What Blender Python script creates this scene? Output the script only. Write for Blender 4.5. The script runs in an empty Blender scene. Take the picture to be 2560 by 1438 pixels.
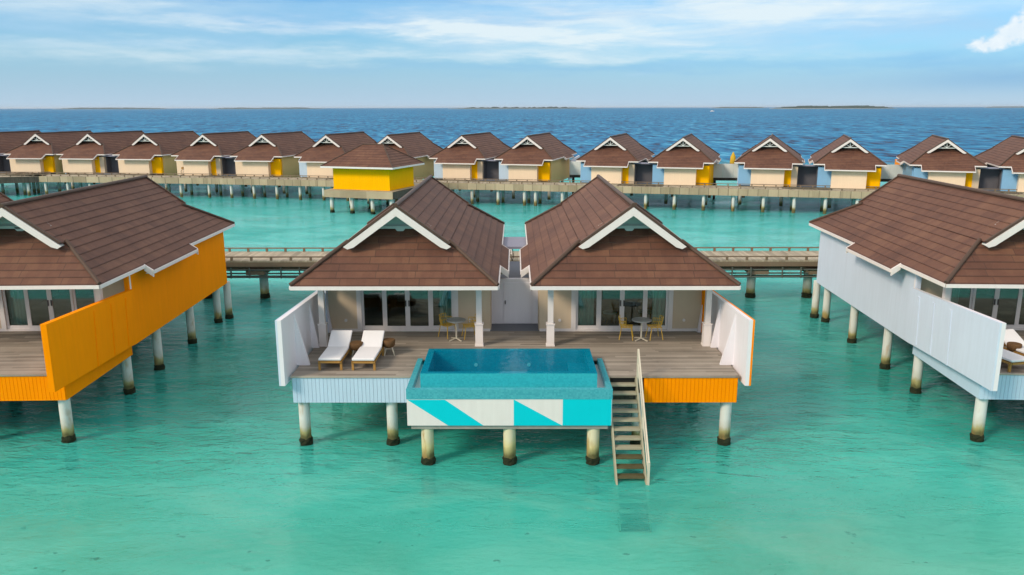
import bpy, math, random
from mathutils import Matrix, Vector
random.seed(7)
C = bpy.context.scene.collection
R = math.radians
# ------------------------------------------------------------ camera
F = 2000.0; PITCH = math.atan(450/F)
cam = bpy.data.cameras.new("camera"); camo = bpy.data.objects.new("camera", cam); C.objects.link(camo)
cam.sensor_width = 36; cam.lens = 36*F/2560; cam.clip_start = .1; cam.clip_end = 60000
camo.matrix_world = Matrix.Translation((0, 0, 10.4)) @ Matrix.Rotation(math.atan(7/F), 4, 'Z') @ Matrix.Rotation(R(90)-PITCH, 4, 'X') @ Matrix.Rotation(R(-.1), 4, 'Z')
S = bpy.context.scene; S.camera = camo
S.render.resolution_x = 1024; S.render.resolution_y = 575
S.view_settings.view_transform = 'Standard'; S.view_settings.look = 'None'
S.view_settings.exposure = 0.6; S.view_settings.gamma = 1.0
S.render.engine = 'CYCLES'
S.cycles.transparent_max_bounces = 16; S.cycles.max_bounces = 8
S.cycles.caustics_reflective = False; S.cycles.caustics_refractive = False
SUN_EL, SUN_AZ = 34, 232      # azimuth measured clockwise from +Y: behind and to the left of the camera

# ------------------------------------------------------------ node helpers
def newmat(name):
    m = bpy.data.materials.new(name); m.use_nodes = True
    nt = m.node_tree; nt.nodes.clear()
    out = nt.nodes.new('ShaderNodeOutputMaterial')
    return m, nt, out
def N(nt, t, **k):
    n = nt.nodes.new(t)
    for a, v in k.items():
        if a == 'ins':
            for i, x in v.items():
                if isinstance(x, bpy.types.NodeSocket): nt.links.new(x, n.inputs[i])
                else: n.inputs[i].default_value = x
        else: setattr(n, a, v)
    return n
def math_(nt, op, a, b=0.0, c=None, clamp=False):
    n = N(nt, 'ShaderNodeMath', operation=op, use_clamp=clamp)
    for i, x in enumerate((a, b) if c is None else (a, b, c)):
        if isinstance(x, bpy.types.NodeSocket): nt.links.new(x, n.inputs[i])
        else: n.inputs[i].default_value = x
    return n.outputs[0]
def ramp(nt, fac, stops):
    n = nt.nodes.new('ShaderNodeValToRGB'); nt.links.new(fac, n.inputs[0])
    e = n.color_ramp.elements
    while len(e) < len(stops): e.new(.5)
    for x, (p, c) in zip(e, stops):
        x.position = p; x.color = c if len(c) == 4 else (*c, 1)
    return n.outputs[0]
def mixc(nt, fac, a, b, mode='MIX'):
    n = N(nt, 'ShaderNodeMix', data_type='RGBA', blend_type=mode)
    for i, x in ((0, fac), (6, a), (7, b)):
        if isinstance(x, bpy.types.NodeSocket): nt.links.new(x, n.inputs[i])
        else: n.inputs[i].default_value = x if i == 0 else ((*x, 1) if len(x) == 3 else x)
    return n.outputs[2]
def noise(nt, vec, scale, detail=3, rough=.5, dist=0.0, dim='3D'):
    n = N(nt, 'ShaderNodeTexNoise', noise_dimensions=dim, ins={'Scale': scale, 'Detail': detail, 'Roughness': rough, 'Distortion': dist})
    if vec is not None: nt.links.new(vec, n.inputs['Vector'])
    return n.outputs[0]
def mapping(nt, vec, scale=(1, 1, 1), loc=(0, 0, 0), rot=(0, 0, 0)):
    n = N(nt, 'ShaderNodeMapping', ins={'Scale': scale, 'Location': loc, 'Rotation': rot}); nt.links.new(vec, n.inputs[0]); return n.outputs[0]

# ------------------------------------------------------------ world: sky with streaks of cloud
w = bpy.data.worlds.new("World"); S.world = w; w.use_nodes = True
nt = w.node_tree; nt.nodes.clear()
wout = nt.nodes.new('ShaderNodeOutputWorld'); bg = nt.nodes.new('ShaderNodeBackground')
sky = nt.nodes.new('ShaderNodeTexSky'); sky.sky_type = 'NISHITA'; sky.sun_disc = False
sky.sun_elevation = R(SUN_EL); sky.sun_rotation = R(SUN_AZ); sky.air_density = 1.0; sky.dust_density = 1.4; sky.ozone_density = 3.0
tc = nt.nodes.new('ShaderNodeTexCoord'); sep = nt.nodes.new('ShaderNodeSeparateXYZ'); nt.links.new(tc.outputs['Generated'], sep.inputs[0])
X, Y, Z = sep.outputs
# clouds live on a high flat layer: project the direction on it, then blend in angular streaks low down
zc = math_(nt, 'MAXIMUM', Z, .0)
az = math_(nt, 'ARCTAN2', X, Y)
comb = N(nt, 'ShaderNodeCombineXYZ', ins={0: az, 1: math_(nt, 'MULTIPLY', Z, 5.5), 2: 0.0})
cv = comb.outputs[0]
n1 = noise(nt, mapping(nt, cv, (2.6, 2.6, 1), (3.1, .4, 0)), 1.6, 6, .55, .6)
n2 = noise(nt, mapping(nt, cv, (5, 5, 1), (0.3, 1.7, 0)), 2.0, 5, .6, .4)
def blob(a0, z0, sa, sz):
    da = math_(nt, 'DIVIDE', math_(nt, 'SUBTRACT', az, a0), sa); dz = math_(nt, 'DIVIDE', math_(nt, 'SUBTRACT', Z, z0), sz)
    r2 = math_(nt, 'ADD', math_(nt, 'MULTIPLY', da, da), math_(nt, 'MULTIPLY', dz, dz))
    return math_(nt, 'POWER', 2.718, math_(nt, 'MULTIPLY', r2, -1.0))
veil = math_(nt, 'ADD', math_(nt, 'MULTIPLY', n1, .9), math_(nt, 'MULTIPLY', n2, .35))
veil = math_(nt, 'MULTIPLY', math_(nt, 'SUBTRACT', veil, .38), 1.7, clamp=True)
hz = math_(nt, 'SUBTRACT', 1.0, math_(nt, 'MULTIPLY', zc, 9.0), clamp=True)
veil = math_(nt, 'MAXIMUM', veil, math_(nt, 'MULTIPLY', hz, .95))
skyc = mixc(nt, 1.0, sky.outputs[0], (.42, .80, 1.05), 'MULTIPLY')
vcol = ramp(nt, zc, [(0, (3.45, 4.5, 5.6, 1)), (.06, (2.7, 4.15, 5.6, 1)), (.135, (2.9, 4.1, 5.2, 1)), (.22, (7.6, 7.2, 6.9, 1)), (.5, (6.6, 6.4, 6.3, 1)), (1.0, (4.0, 4.1, 4.3, 1))])
up = math_(nt, 'DIVIDE', math_(nt, 'SUBTRACT', zc, .14), .1, clamp=True)
veil = math_(nt, 'MAXIMUM', math_(nt, 'MULTIPLY', veil, .85), math_(nt, 'MULTIPLY', up, .95))
c1 = mixc(nt, veil, skyc, vcol)
wz = math_(nt, 'MULTIPLY', math_(nt, 'SUBTRACT', noise(nt, mapping(nt, cv, (5, 5, 1), (9.1, 4.4, 0)), 1.5, 6, .62), .5), 1.0)
wa = math_(nt, 'MULTIPLY', math_(nt, 'SUBTRACT', noise(nt, mapping(nt, cv, (5, 6, 1), (2.1, 8.4, 0)), 1.2, 5, .6), .5), 1.0)
az0, Z0 = az, Z
az = math_(nt, 'ADD', az0, math_(nt, 'MULTIPLY', wa, .34)); Z = math_(nt, 'ADD', Z0, math_(nt, 'MULTIPLY', wz, .05))
def plus(xs):
    t = xs[0]
    for x in xs[1:]: t = math_(nt, 'ADD', t, x)
    return t
def wb(k, *a): return math_(nt, 'MULTIPLY', blob(*a), k)
blue = plus([wb(1.0, -.27, .130, .18, .011), wb(1.1, -.02, .131, .12, .009), wb(.5, .5, .05, .14, .012), wb(.55, -.22, .098, .18, .008), wb(.7, .055, .104, .07, .005), wb(.5, .42, .088, .16, .010), wb(.6, .22, .131, .08, .004), wb(.35, .1, .045, .3, .006)])
n3 = noise(nt, mapping(nt, cv, (5, 7, 1), (5.3, 2.1, 0)), 1.7, 8, .64, .5)
c1 = mixc(nt, math_(nt, 'MULTIPLY', blue, math_(nt, 'ADD', .15, n3), clamp=True), c1, (1.05, 2.75, 5.0))
b1 = plus([wb(.95, -.06, .094, .13, .010), wb(.85, .07, .079, .14, .011), wb(.8, .28, .108, .24, .022), wb(.45, -.50, .108, .18, .014), wb(.4, -.33, .094, .10, .007), wb(.4, .1, .060, .3, .007), wb(.35, -.4, .06, .3, .010)])
bb = math_(nt, 'MULTIPLY', math_(nt, 'MULTIPLY', b1, math_(nt, 'ADD', math_(nt, 'MULTIPLY', math_(nt, 'SUBTRACT', n3, .5), 2.6), .95)), 1.25, clamp=True)
c2 = mixc(nt, math_(nt, 'MULTIPLY', bb, .85), c1, (5.0, 5.6, 5.8))
az = math_(nt, 'ADD', az0, math_(nt, 'MULTIPLY', wa, .05)); Z = Z0
# small cumulus at the right
n4 = noise(nt, mapping(nt, cv, (36, 8, 1), (1.3, 7.1, 0)), 2.2, 5, .6, .2)
q = plus([wb(1.25, .513, .063, .016, .009), wb(1.2, .532, .071, .014, .010), wb(1.4, .552, .079, .018, .012), wb(1.5, .572, .096, .020, .018), wb(1.3, .60, .09, .03, .02)])
q = math_(nt, 'MULTIPLY', math_(nt, 'SUBTRACT', math_(nt, 'MULTIPLY', q, math_(nt, 'ADD', math_(nt, 'MULTIPLY', n4, 2.4), -.2)), .40), 1.5, clamp=True)
c3 = mixc(nt, math_(nt, 'MULTIPLY', q, .9), c2, mixc(nt, n4, (4.0, 4.9, 5.7), (6.2, 6.3, 6.2)))
# darker blue bank low right
dk = math_(nt, 'MULTIPLY', blob(.56, .028, .16, .012), .55)
c4 = mixc(nt, dk, c3, (1.3, 2.7, 4.4))
nt.links.new(c4, bg.inputs[0]); bg.inputs[1].default_value = .11
nt.links.new(bg.outputs[0], wout.inputs[0])
# ------------------------------------------------------------ sun (veiled)
sl = bpy.data.lights.new("sun", 'SUN'); sl.energy = 1.9; sl.angle = R(14); sl.color = (1, .82, .62)
so = bpy.data.objects.new("sun", sl); C.objects.link(so)
so.rotation_euler = (R(90-SUN_EL), 0, R(-SUN_AZ)+math.pi)
so.rotation_euler = Vector((math.sin(R(SUN_AZ))*math.cos(R(SUN_EL)), math.cos(R(SUN_AZ))*math.cos(R(SUN_EL)), math.sin(R(SUN_EL)))).to_track_quat('Z', 'Y').to_euler()

# ------------------------------------------------------------ materials
def paint(name, col, rough=.6, var=.06, scale=1.2, bump=.0, streak=.0, spec=.2):
    m, nt, out = newmat(name)
    tc = nt.nodes.new('ShaderNodeTexCoord'); o = tc.outputs['Object']
    a = noise(nt, o, scale, 5, .6)
    b = noise(nt, mapping(nt, o, (6, 6, .6)), 1.0, 4, .6)
    f = math_(nt, 'ADD', math_(nt, 'MULTIPLY', math_(nt, 'SUBTRACT', a, .5), var*4), math_(nt, 'MULTIPLY', math_(nt, 'SUBTRACT', b, .5), (var+streak)*3))
    br = math_(nt, 'ADD', f, 1.0)
    n = N(nt, 'ShaderNodeMix', data_type='RGBA', blend_type='MULTIPLY', ins={0: 1.0}); n.inputs[6].default_value = (*col, 1)
    cc = N(nt, 'ShaderNodeCombineXYZ', ins={0: br, 1: br, 2: br}); nt.links.new(cc.outputs[0], n.inputs[7])
    p = N(nt, 'ShaderNodeBsdfPrincipled', ins={'Roughness': rough, 'Specular IOR Level': spec}); nt.links.new(n.outputs[2], p.inputs['Base Color'])
    if bump:
        bp = N(nt, 'ShaderNodeBump', ins={'Strength': bump, 'Distance': .02, 'Height': noise(nt, o, 40, 3)}); nt.links.new(bp.outputs[0], p.inputs['Normal'])
    nt.links.new(p.outputs[0], out.inputs[0]); return m
def wood(name, c1, c2, axis='x', pitch=.14, gap=.06, rough=.75, seam=2.4):
    """boards running along `axis`, tone changing board by board"""
    m, nt, out = newmat(name)
    tc = nt.nodes.new('ShaderNodeTexCoord'); sp = nt.nodes.new('ShaderNodeSeparateXYZ'); nt.links.new(tc.outputs['Object'], sp.inputs[0])
    al, ac = (sp.outputs[0], sp.outputs[1]) if axis == 'x' else (sp.outputs[1], sp.outputs[0])
    if axis == 'z': al, ac = sp.outputs[2], math_(nt, 'ADD', sp.outputs[0], sp.outputs[1])
    row = math_(nt, 'DIVIDE', ac, pitch); rid = math_(nt, 'FLOOR', row)
    wn = N(nt, 'ShaderNodeTexWhiteNoise', noise_dimensions='1D'); nt.links.new(rid, wn.inputs['W'])
    seg = math_(nt, 'FLOOR', math_(nt, 'DIVIDE', math_(nt, 'ADD', al, math_(nt, 'MULTIPLY', wn.outputs[0], 9.0)), seam))
    wn2 = N(nt, 'ShaderNodeTexWhiteNoise', noise_dimensions='2D')
    cb = N(nt, 'ShaderNodeCombineXYZ', ins={0: rid, 1: seg}); nt.links.new(cb.outputs[0], wn2.inputs['Vector'])
    cg = N(nt, 'ShaderNodeCombineXYZ', ins={0: math_(nt, 'MULTIPLY', al, 1.2), 1: math_(nt, 'MULTIPLY', ac, 30.0), 2: wn2.outputs[0]})
    g = noise(nt, cg.outputs[0], 1.0, 5, .65)
    big = noise(nt, tc.outputs['Object'], .5, 4, .6)
    f = math_(nt, 'ADD', math_(nt, 'MULTIPLY', wn2.outputs[0], .55), math_(nt, 'ADD', math_(nt, 'MULTIPLY', g, .45), math_(nt, 'MULTIPLY', math_(nt, 'SUBTRACT', big, .5), .8)), clamp=True)
    col = mixc(nt, f, c1, c2)
    fr = math_(nt, 'FRACT', row); ln = math_(nt, 'LESS_THAN', fr, gap)
    col = mixc(nt, math_(nt, 'MULTIPLY', ln, .8), col, (.02, .018, .015))
    p = N(nt, 'ShaderNodeBsdfPrincipled', ins={'Roughness': rough}); nt.links.new(col, p.inputs['Base Color'])
    bp = N(nt, 'ShaderNodeBump', ins={'Strength': .5, 'Distance': .01}); nt.links.new(math_(nt, 'SUBTRACT', g, ln), bp.inputs['Height']); nt.links.new(bp.outputs[0], p.inputs['Normal'])
    nt.links.new(p.outputs[0], out.inputs[0]); return m
def roof_mat():
    m, nt, out = newmat('roof_shingle')
    uv = nt.nodes.new('ShaderNodeUVMap'); sp = nt.nodes.new('ShaderNodeSeparateXYZ'); nt.links.new(uv.outputs[0], sp.inputs[0])
    u, v = sp.outputs[0], sp.outputs[1]
    row = math_(nt, 'FLOOR', math_(nt, 'ADD', v, .001))
    wn = N(nt, 'ShaderNodeTexWhiteNoise', noise_dimensions='1D'); nt.links.new(row, wn.inputs['W'])
    uu = math_(nt, 'ADD', math_(nt, 'DIVIDE', u, 1.3), math_(nt, 'MULTIPLY', wn.outputs[0], 7.0))
    seg = math_(nt, 'FLOOR', uu)
    wn2 = N(nt, 'ShaderNodeTexWhiteNoise', noise_dimensions='2D'); cb = N(nt, 'ShaderNodeCombineXYZ', ins={0: row, 1: seg}); nt.links.new(cb.outputs[0], wn2.inputs['Vector'])
    seam = math_(nt, 'LESS_THAN', math_(nt, 'FRACT', uu), .02)
    # tabs within a sheet
    tb = math_(nt, 'FLOOR', math_(nt, 'MULTIPLY', uu, 6.0)); wn3 = N(nt, 'ShaderNodeTexWhiteNoise', noise_dimensions='2D')
    cb3 = N(nt, 'ShaderNodeCombineXYZ', ins={0: row, 1: tb}); nt.links.new(cb3.outputs[0], wn3.inputs['Vector'])
    tc = nt.nodes.new('ShaderNodeTexCoord')
    g = noise(nt, tc.outputs['Object'], 1.1, 6, .65); fine = noise(nt, tc.outputs['Object'], 28, 3, .7)
    f = math_(nt, 'ADD', math_(nt, 'MULTIPLY', wn2.outputs[0], .15), math_(nt, 'ADD', math_(nt, 'MULTIPLY', wn3.outputs[0], .14), math_(nt, 'ADD', math_(nt, 'MULTIPLY', g, .42), math_(nt, 'MULTIPLY', fine, .30))), clamp=True)
    fade = noise(nt, mapping(nt, tc.outputs['Object'], (.5, .5, .5), (3, 3, 3)), 1.0, 5, .65); f = math_(nt, 'ADD', f, math_(nt, 'MULTIPLY', math_(nt, 'SUBTRACT', fade, .5), .5))
    col = ramp(nt, f, [(.25, (.074, .029, .018)), (.5, (.120, .050, .030)), (.78, (.175, .082, .046))])
    lap_shade = math_(nt, 'LESS_THAN', math_(nt, 'FRACT', v), .10)  # shadow line of each shingle course, painted into the colour
    col = mixc(nt, math_(nt, 'MAXIMUM', math_(nt, 'MULTIPLY', seam, .5), math_(nt, 'MULTIPLY', lap_shade, .30)), col, (.02, .012, .012))
    p = N(nt, 'ShaderNodeBsdfPrincipled', ins={'Roughness': .75}); nt.links.new(col, p.inputs['Base Color'])
    bp = N(nt, 'ShaderNodeBump', ins={'Strength': .5, 'Distance': .02}); nt.links.new(math_(nt, 'SUBTRACT', fine, seam), bp.inputs['Height']); nt.links.new(bp.outputs[0], p.inputs['Normal'])
    nt.links.new(p.outputs[0], out.inputs[0]); return m
def tile_mat(name, c1, c2, s=.05, mortar=(.25, .5, .55), rough=.25):
    m, nt, out = newmat(name)
    tc = nt.nodes.new('ShaderNodeTexCoord'); sp = nt.nodes.new('ShaderNodeSeparateXYZ'); nt.links.new(tc.outputs['Object'], sp.inputs[0])
    ids = [math_(nt, 'DIVIDE', o, s) for o in sp.outputs]
    cb = N(nt, 'ShaderNodeCombineXYZ', ins={i: math_(nt, 'FLOOR', math_(nt, 'ADD', x, .01)) for i, x in enumerate(ids)})
    wn = N(nt, 'ShaderNodeTexWhiteNoise', noise_dimensions='3D'); nt.links.new(cb.outputs[0], wn.inputs['Vector'])
    big = noise(nt, tc.outputs['Object'], 2.0, 4)
    f = math_(nt, 'ADD', math_(nt, 'MULTIPLY', wn.outputs[0], .6), math_(nt, 'MULTIPLY', big, .5), clamp=True)
    col = mixc(nt, f, c1, c2)
    p = N(nt, 'ShaderNodeBsdfPrincipled', ins={'Roughness': rough}); nt.links.new(col, p.inputs['Base Color']); nt.links.new(p.outputs[0], out.inputs[0]); return m
def pile_mat(name='piling_concrete', c1=(.52, .52, .46), c2=(.62, .64, .62), rk=.6):
    m, nt, out = newmat(name)
    tc = nt.nodes.new('ShaderNodeTexCoord'); g = nt.nodes.new('ShaderNodeNewGeometry'); sp = nt.nodes.new('ShaderNodeSeparateXYZ'); nt.links.new(g.outputs['Position'], sp.inputs[0])
    n = noise(nt, mapping(nt, g.outputs['Position'], (3, 3, 1.2)), 1.0, 5, .6)
    zz = math_(nt, 'ADD', sp.outputs[2], math_(nt, 'MULTIPLY', math_(nt, 'SUBTRACT', n, .5), .55))
    col = ramp(nt, zz, [(.30, (.10, .09, .03)), (.46, (.34, .31, .13)), (.62, c1), (.9, c2)])
    rust = ramp(nt, noise(nt, mapping(nt, g.outputs['Position'], (2.2, 2.2, .7), (4, 2, 1)), 1.3, 4, .6), [(.55, (0, 0, 0)), (.68, (1, 1, 1))])
    col = mixc(nt, math_(nt, 'MULTIPLY', rust, rk), col, (.38, .22, .07))
    p = N(nt, 'ShaderNodeBsdfPrincipled', ins={'Roughness': .8}); nt.links.new(col, p.inputs['Base Color']); nt.links.new(p.outputs[0], out.inputs[0]); return m
def glass_mat():
    m, nt, out = newmat('window_glass')
    fr = N(nt, 'ShaderNodeFresnel', ins={0: 1.5}); gl = N(nt, 'ShaderNodeBsdfGlossy', ins={'Roughness': .03, 'Color': (.9, 1, .98, 1)})
    tr = N(nt, 'ShaderNodeBsdfTransparent', ins={'Color': (.62, .74, .72, 1)})
    mx = N(nt, 'ShaderNodeMixShader', ins={0: math_(nt, 'ADD', math_(nt, 'MULTIPLY', fr.outputs[0], 1.2), .04, clamp=True), 1: tr.outputs[0], 2: gl.outputs[0]})
    nt.links.new(mx.outputs[0], out.inputs[0]); return m
def pool_water():
    m, nt, out = newmat('pool_water')
    g = nt.nodes.new('ShaderNodeNewGeometry')
    h = noise(nt, g.outputs['Position'], 4.0, 3, .5)
    bp = N(nt, 'ShaderNodeBump', ins={'Strength': .35, 'Distance': .06, 'Height': h})
    fr = N(nt, 'ShaderNodeFresnel', ins={0: 1.33}); nt.links.new(bp.outputs[0], fr.inputs['Normal'])
    gl = N(nt, 'ShaderNodeBsdfGlossy', ins={'Roughness': .02}); nt.links.new(bp.outputs[0], gl.inputs['Normal'])
    tr = N(nt, 'ShaderNodeBsdfTransparent', ins={'Color': (.26, .82, .93, 1)})
    mx = N(nt, 'ShaderNodeMixShader', ins={0: math_(nt, 'MULTIPLY', fr.outputs[0], .38), 1: tr.outputs[0], 2: gl.outputs[0]})
    nt.links.new(mx.outputs[0], out.inputs[0]); return m
def sea_mat():
    m, nt, out = newmat('sea_water')
    g = nt.nodes.new('ShaderNodeNewGeometry'); P = g.outputs['Position']; sp = nt.nodes.new('ShaderNodeSeparateXYZ'); nt.links.new(P, sp.inputs[0])
    px, py = sp.outputs[0], sp.outputs[1]
    # ripples: short chop, patches of it, and longer wind waves in the open water
    patch = noise(nt, mapping(nt, P, (.06, .12, .1)), 1.0, 3, .5)
    chop = noise(nt, mapping(nt, P, (.9, 2.2, 1), rot=(0, 0, .25)), 1.0, 4, .6, .4)
    fine = noise(nt, mapping(nt, P, (3.2, 6.5, 1), rot=(0, 0, -.2)), 1.0, 3, .6)
    wave = noise(nt, mapping(nt, P, (.26, .085, 1), rot=(0, 0, .10)), 1.0, 2.5, .6, .6)
    swell = noise(nt, mapping(nt, P, (.03, .012, 1), rot=(0, 0, .1)), 1.0, 5, .65, .3)
    far = math_(nt, 'DIVIDE', math_(nt, 'SUBTRACT', py, 110), 60, clamp=True)
    cam = math_(nt, 'DIVIDE', math_(nt, 'SUBTRACT', py, 19), 9, clamp=True)
    pa = ramp(nt, patch, [(.38, (.12,)*3), (.62, (1,)*3)])
    near = math_(nt, 'MULTIPLY', math_(nt, 'ADD', math_(nt, 'MULTIPLY', chop, .46), math_(nt, 'MULTIPLY', fine, .13)), math_(nt, 'ADD', math_(nt, 'MULTIPLY', math_(nt, 'MULTIPLY', pa, .85), cam), .10))
    h = math_(nt, 'ADD', near, math_(nt, 'MULTIPLY', far, math_(nt, 'MULTIPLY', wave, 2.5)))
    bp = N(nt, 'ShaderNodeBump', ins={'Strength': 1.0, 'Distance': 1.0, 'Height': h})
    fr = N(nt, 'ShaderNodeFresnel', ins={0: 1.33}); nt.links.new(bp.outputs[0], fr.inputs['Normal'])
    gl = N(nt, 'ShaderNodeBsdfGlossy', ins={'Roughness': .08}); nt.links.new(bp.outputs[0], gl.inputs['Normal'])
    # how deep it is: shallow lagoon, then the drop-off beyond the back row
    edge = math_(nt, 'ADD', py, math_(nt, 'ADD', math_(nt, 'MULTIPLY', math_(nt, 'SUBTRACT', swell, .5), 60), math_(nt, 'MULTIPLY', px, .28)))
    deep = ramp(nt, math_(nt, 'DIVIDE', math_(nt, 'SUBTRACT', edge, 118), 62, clamp=True), [(0, (0, 0, 0)), (1, (1, 1, 1))])
    hue = noise(nt, mapping(nt, P, (.035, .06, 1), (3, 0, 0)), 1.0, 4, .55, .5)
    tint = mixc(nt, ramp(nt, hue, [(.35, (0, 0, 0)), (.65, (1, 1, 1))]), (.36, .90, .84), (.58, .99, .92))
    mid = math_(nt, 'DIVIDE', math_(nt, 'SUBTRACT', py, 30), 25, clamp=True)
    tint = mixc(nt, mid, tint, mixc(nt, hue, (.36, .94, .93), (.54, 1.0, .99)))
    ch = math_(nt, 'SUBTRACT', 1.0, math_(nt, 'ABSOLUTE', math_(nt, 'DIVIDE', math_(nt, 'SUBTRACT', math_(nt, 'ADD', py, math_(nt, 'MULTIPLY', math_(nt, 'SUBTRACT', hue, .5), 16)), 31), 12)), clamp=True)  # band round the front villas: deeper water, plus their shade and reflection painted in
    blot = noise(nt, mapping(nt, P, (.16, .26, 1), (5, 1, 0), (0, 0, .3)), 1.0, 5, .6, .8)
    murk = mixc(nt, mid, ramp(nt, blot, [(.34, (.05, .49, .41)), (.5, (.07, .62, .53)), (.64, (.17, .74, .63))]), ramp(nt, blot, [(.36, (.05, .57, .56)), (.6, (.14, .76, .75))]))
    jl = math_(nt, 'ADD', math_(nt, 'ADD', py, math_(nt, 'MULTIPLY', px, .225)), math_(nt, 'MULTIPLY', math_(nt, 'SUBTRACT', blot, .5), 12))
    jetty_refl = math_(nt, 'SUBTRACT', 1.0, math_(nt, 'ABSOLUTE', math_(nt, 'DIVIDE', math_(nt, 'SUBTRACT', jl, 86), 13)), clamp=True)  # dark reflection and shadow of the back jetty, painted into the water colour
    ch = math_(nt, 'MAXIMUM', ch, math_(nt, 'MULTIPLY', jetty_refl, .95))
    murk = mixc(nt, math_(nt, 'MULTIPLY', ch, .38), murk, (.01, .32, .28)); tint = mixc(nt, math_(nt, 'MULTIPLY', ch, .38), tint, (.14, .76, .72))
    dw = ramp(nt, math_(nt, 'ADD', math_(nt, 'MULTIPLY', wave, .72), math_(nt, 'MULTIPLY', swell, .28)), [(.38, (.0, .015, .07)), (.46, (.002, .125, .30)), (.56, (.008, .22, .45)), (.64, (.08, .40, .62))])
    body = mixc(nt, deep, murk, dw)
    dif = N(nt, 'ShaderNodeBsdfDiffuse'); nt.links.new(body, dif.inputs[0]); nt.links.new(bp.outputs[0], dif.inputs['Normal'])
    tr = N(nt, 'ShaderNodeBsdfTransparent'); nt.links.new(tint, tr.inputs[0])
    clear = math_(nt, 'DIVIDE', math_(nt, 'ADD', math_(nt, 'SUBTRACT', 22.3, py), math_(nt, 'MULTIPLY', math_(nt, 'SUBTRACT', blot, .5), 9)), 5.5, clamp=True)
    fac = math_(nt, 'ADD', math_(nt, 'SUBTRACT', .60, math_(nt, 'MULTIPLY', clear, .30)), math_(nt, 'MULTIPLY', deep, .40), clamp=True)
    mx = N(nt, 'ShaderNodeMixShader', ins={0: fac, 1: tr.outputs[0], 2: dif.outputs[0]})
    frc = math_(nt, 'MINIMUM', math_(nt, 'MULTIPLY', fr.outputs[0], .9), math_(nt, 'SUBTRACT', .48, math_(nt, 'MULTIPLY', far, .30)))
    mx2 = N(nt, 'ShaderNodeMixShader', ins={0: frc, 1: mx.outputs[0], 2: gl.outputs[0]})
    nt.links.new(mx2.outputs[0], out.inputs[0]); return m
def sand_mat():
    m, nt, out = newmat('seabed_sand')
    g = nt.nodes.new('ShaderNodeNewGeometry'); P = g.outputs['Position']
    a = noise(nt, mapping(nt, P, (.09, .13, 1)), 1.0, 6, .6, .6)
    b = noise(nt, mapping(nt, P, (.5, .8, 1), (7, 3, 0)), 1.0, 6, .65, .8)
    c = ramp(nt, a, [(.33, (.46, .44, .30)), (.5, (.74, .72, .60)), (.66, (.88, .87, .78))])
    d = ramp(nt, b, [(.62, (0, 0, 0)), (.72, (1, 1, 1))])
    c = mixc(nt, math_(nt, 'MULTIPLY', d, .6), c, (.20, .19, .10))
    e = ramp(nt, noise(nt, mapping(nt, P, (1.6, 2.3, 1), (2, 9, 0)), 1.0, 3, .5), [(.68, (0, 0, 0)), (.715, (1, 1, 1))])
    c = mixc(nt, math_(nt, 'MULTIPLY', e, .85), c, (.12, .12, .07))
    p = N(nt, 'ShaderNodeBsdfPrincipled', ins={'Roughness': .9}); nt.links.new(c, p.inputs['Base Color']); nt.links.new(p.outputs[0], out.inputs[0]); return m

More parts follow.
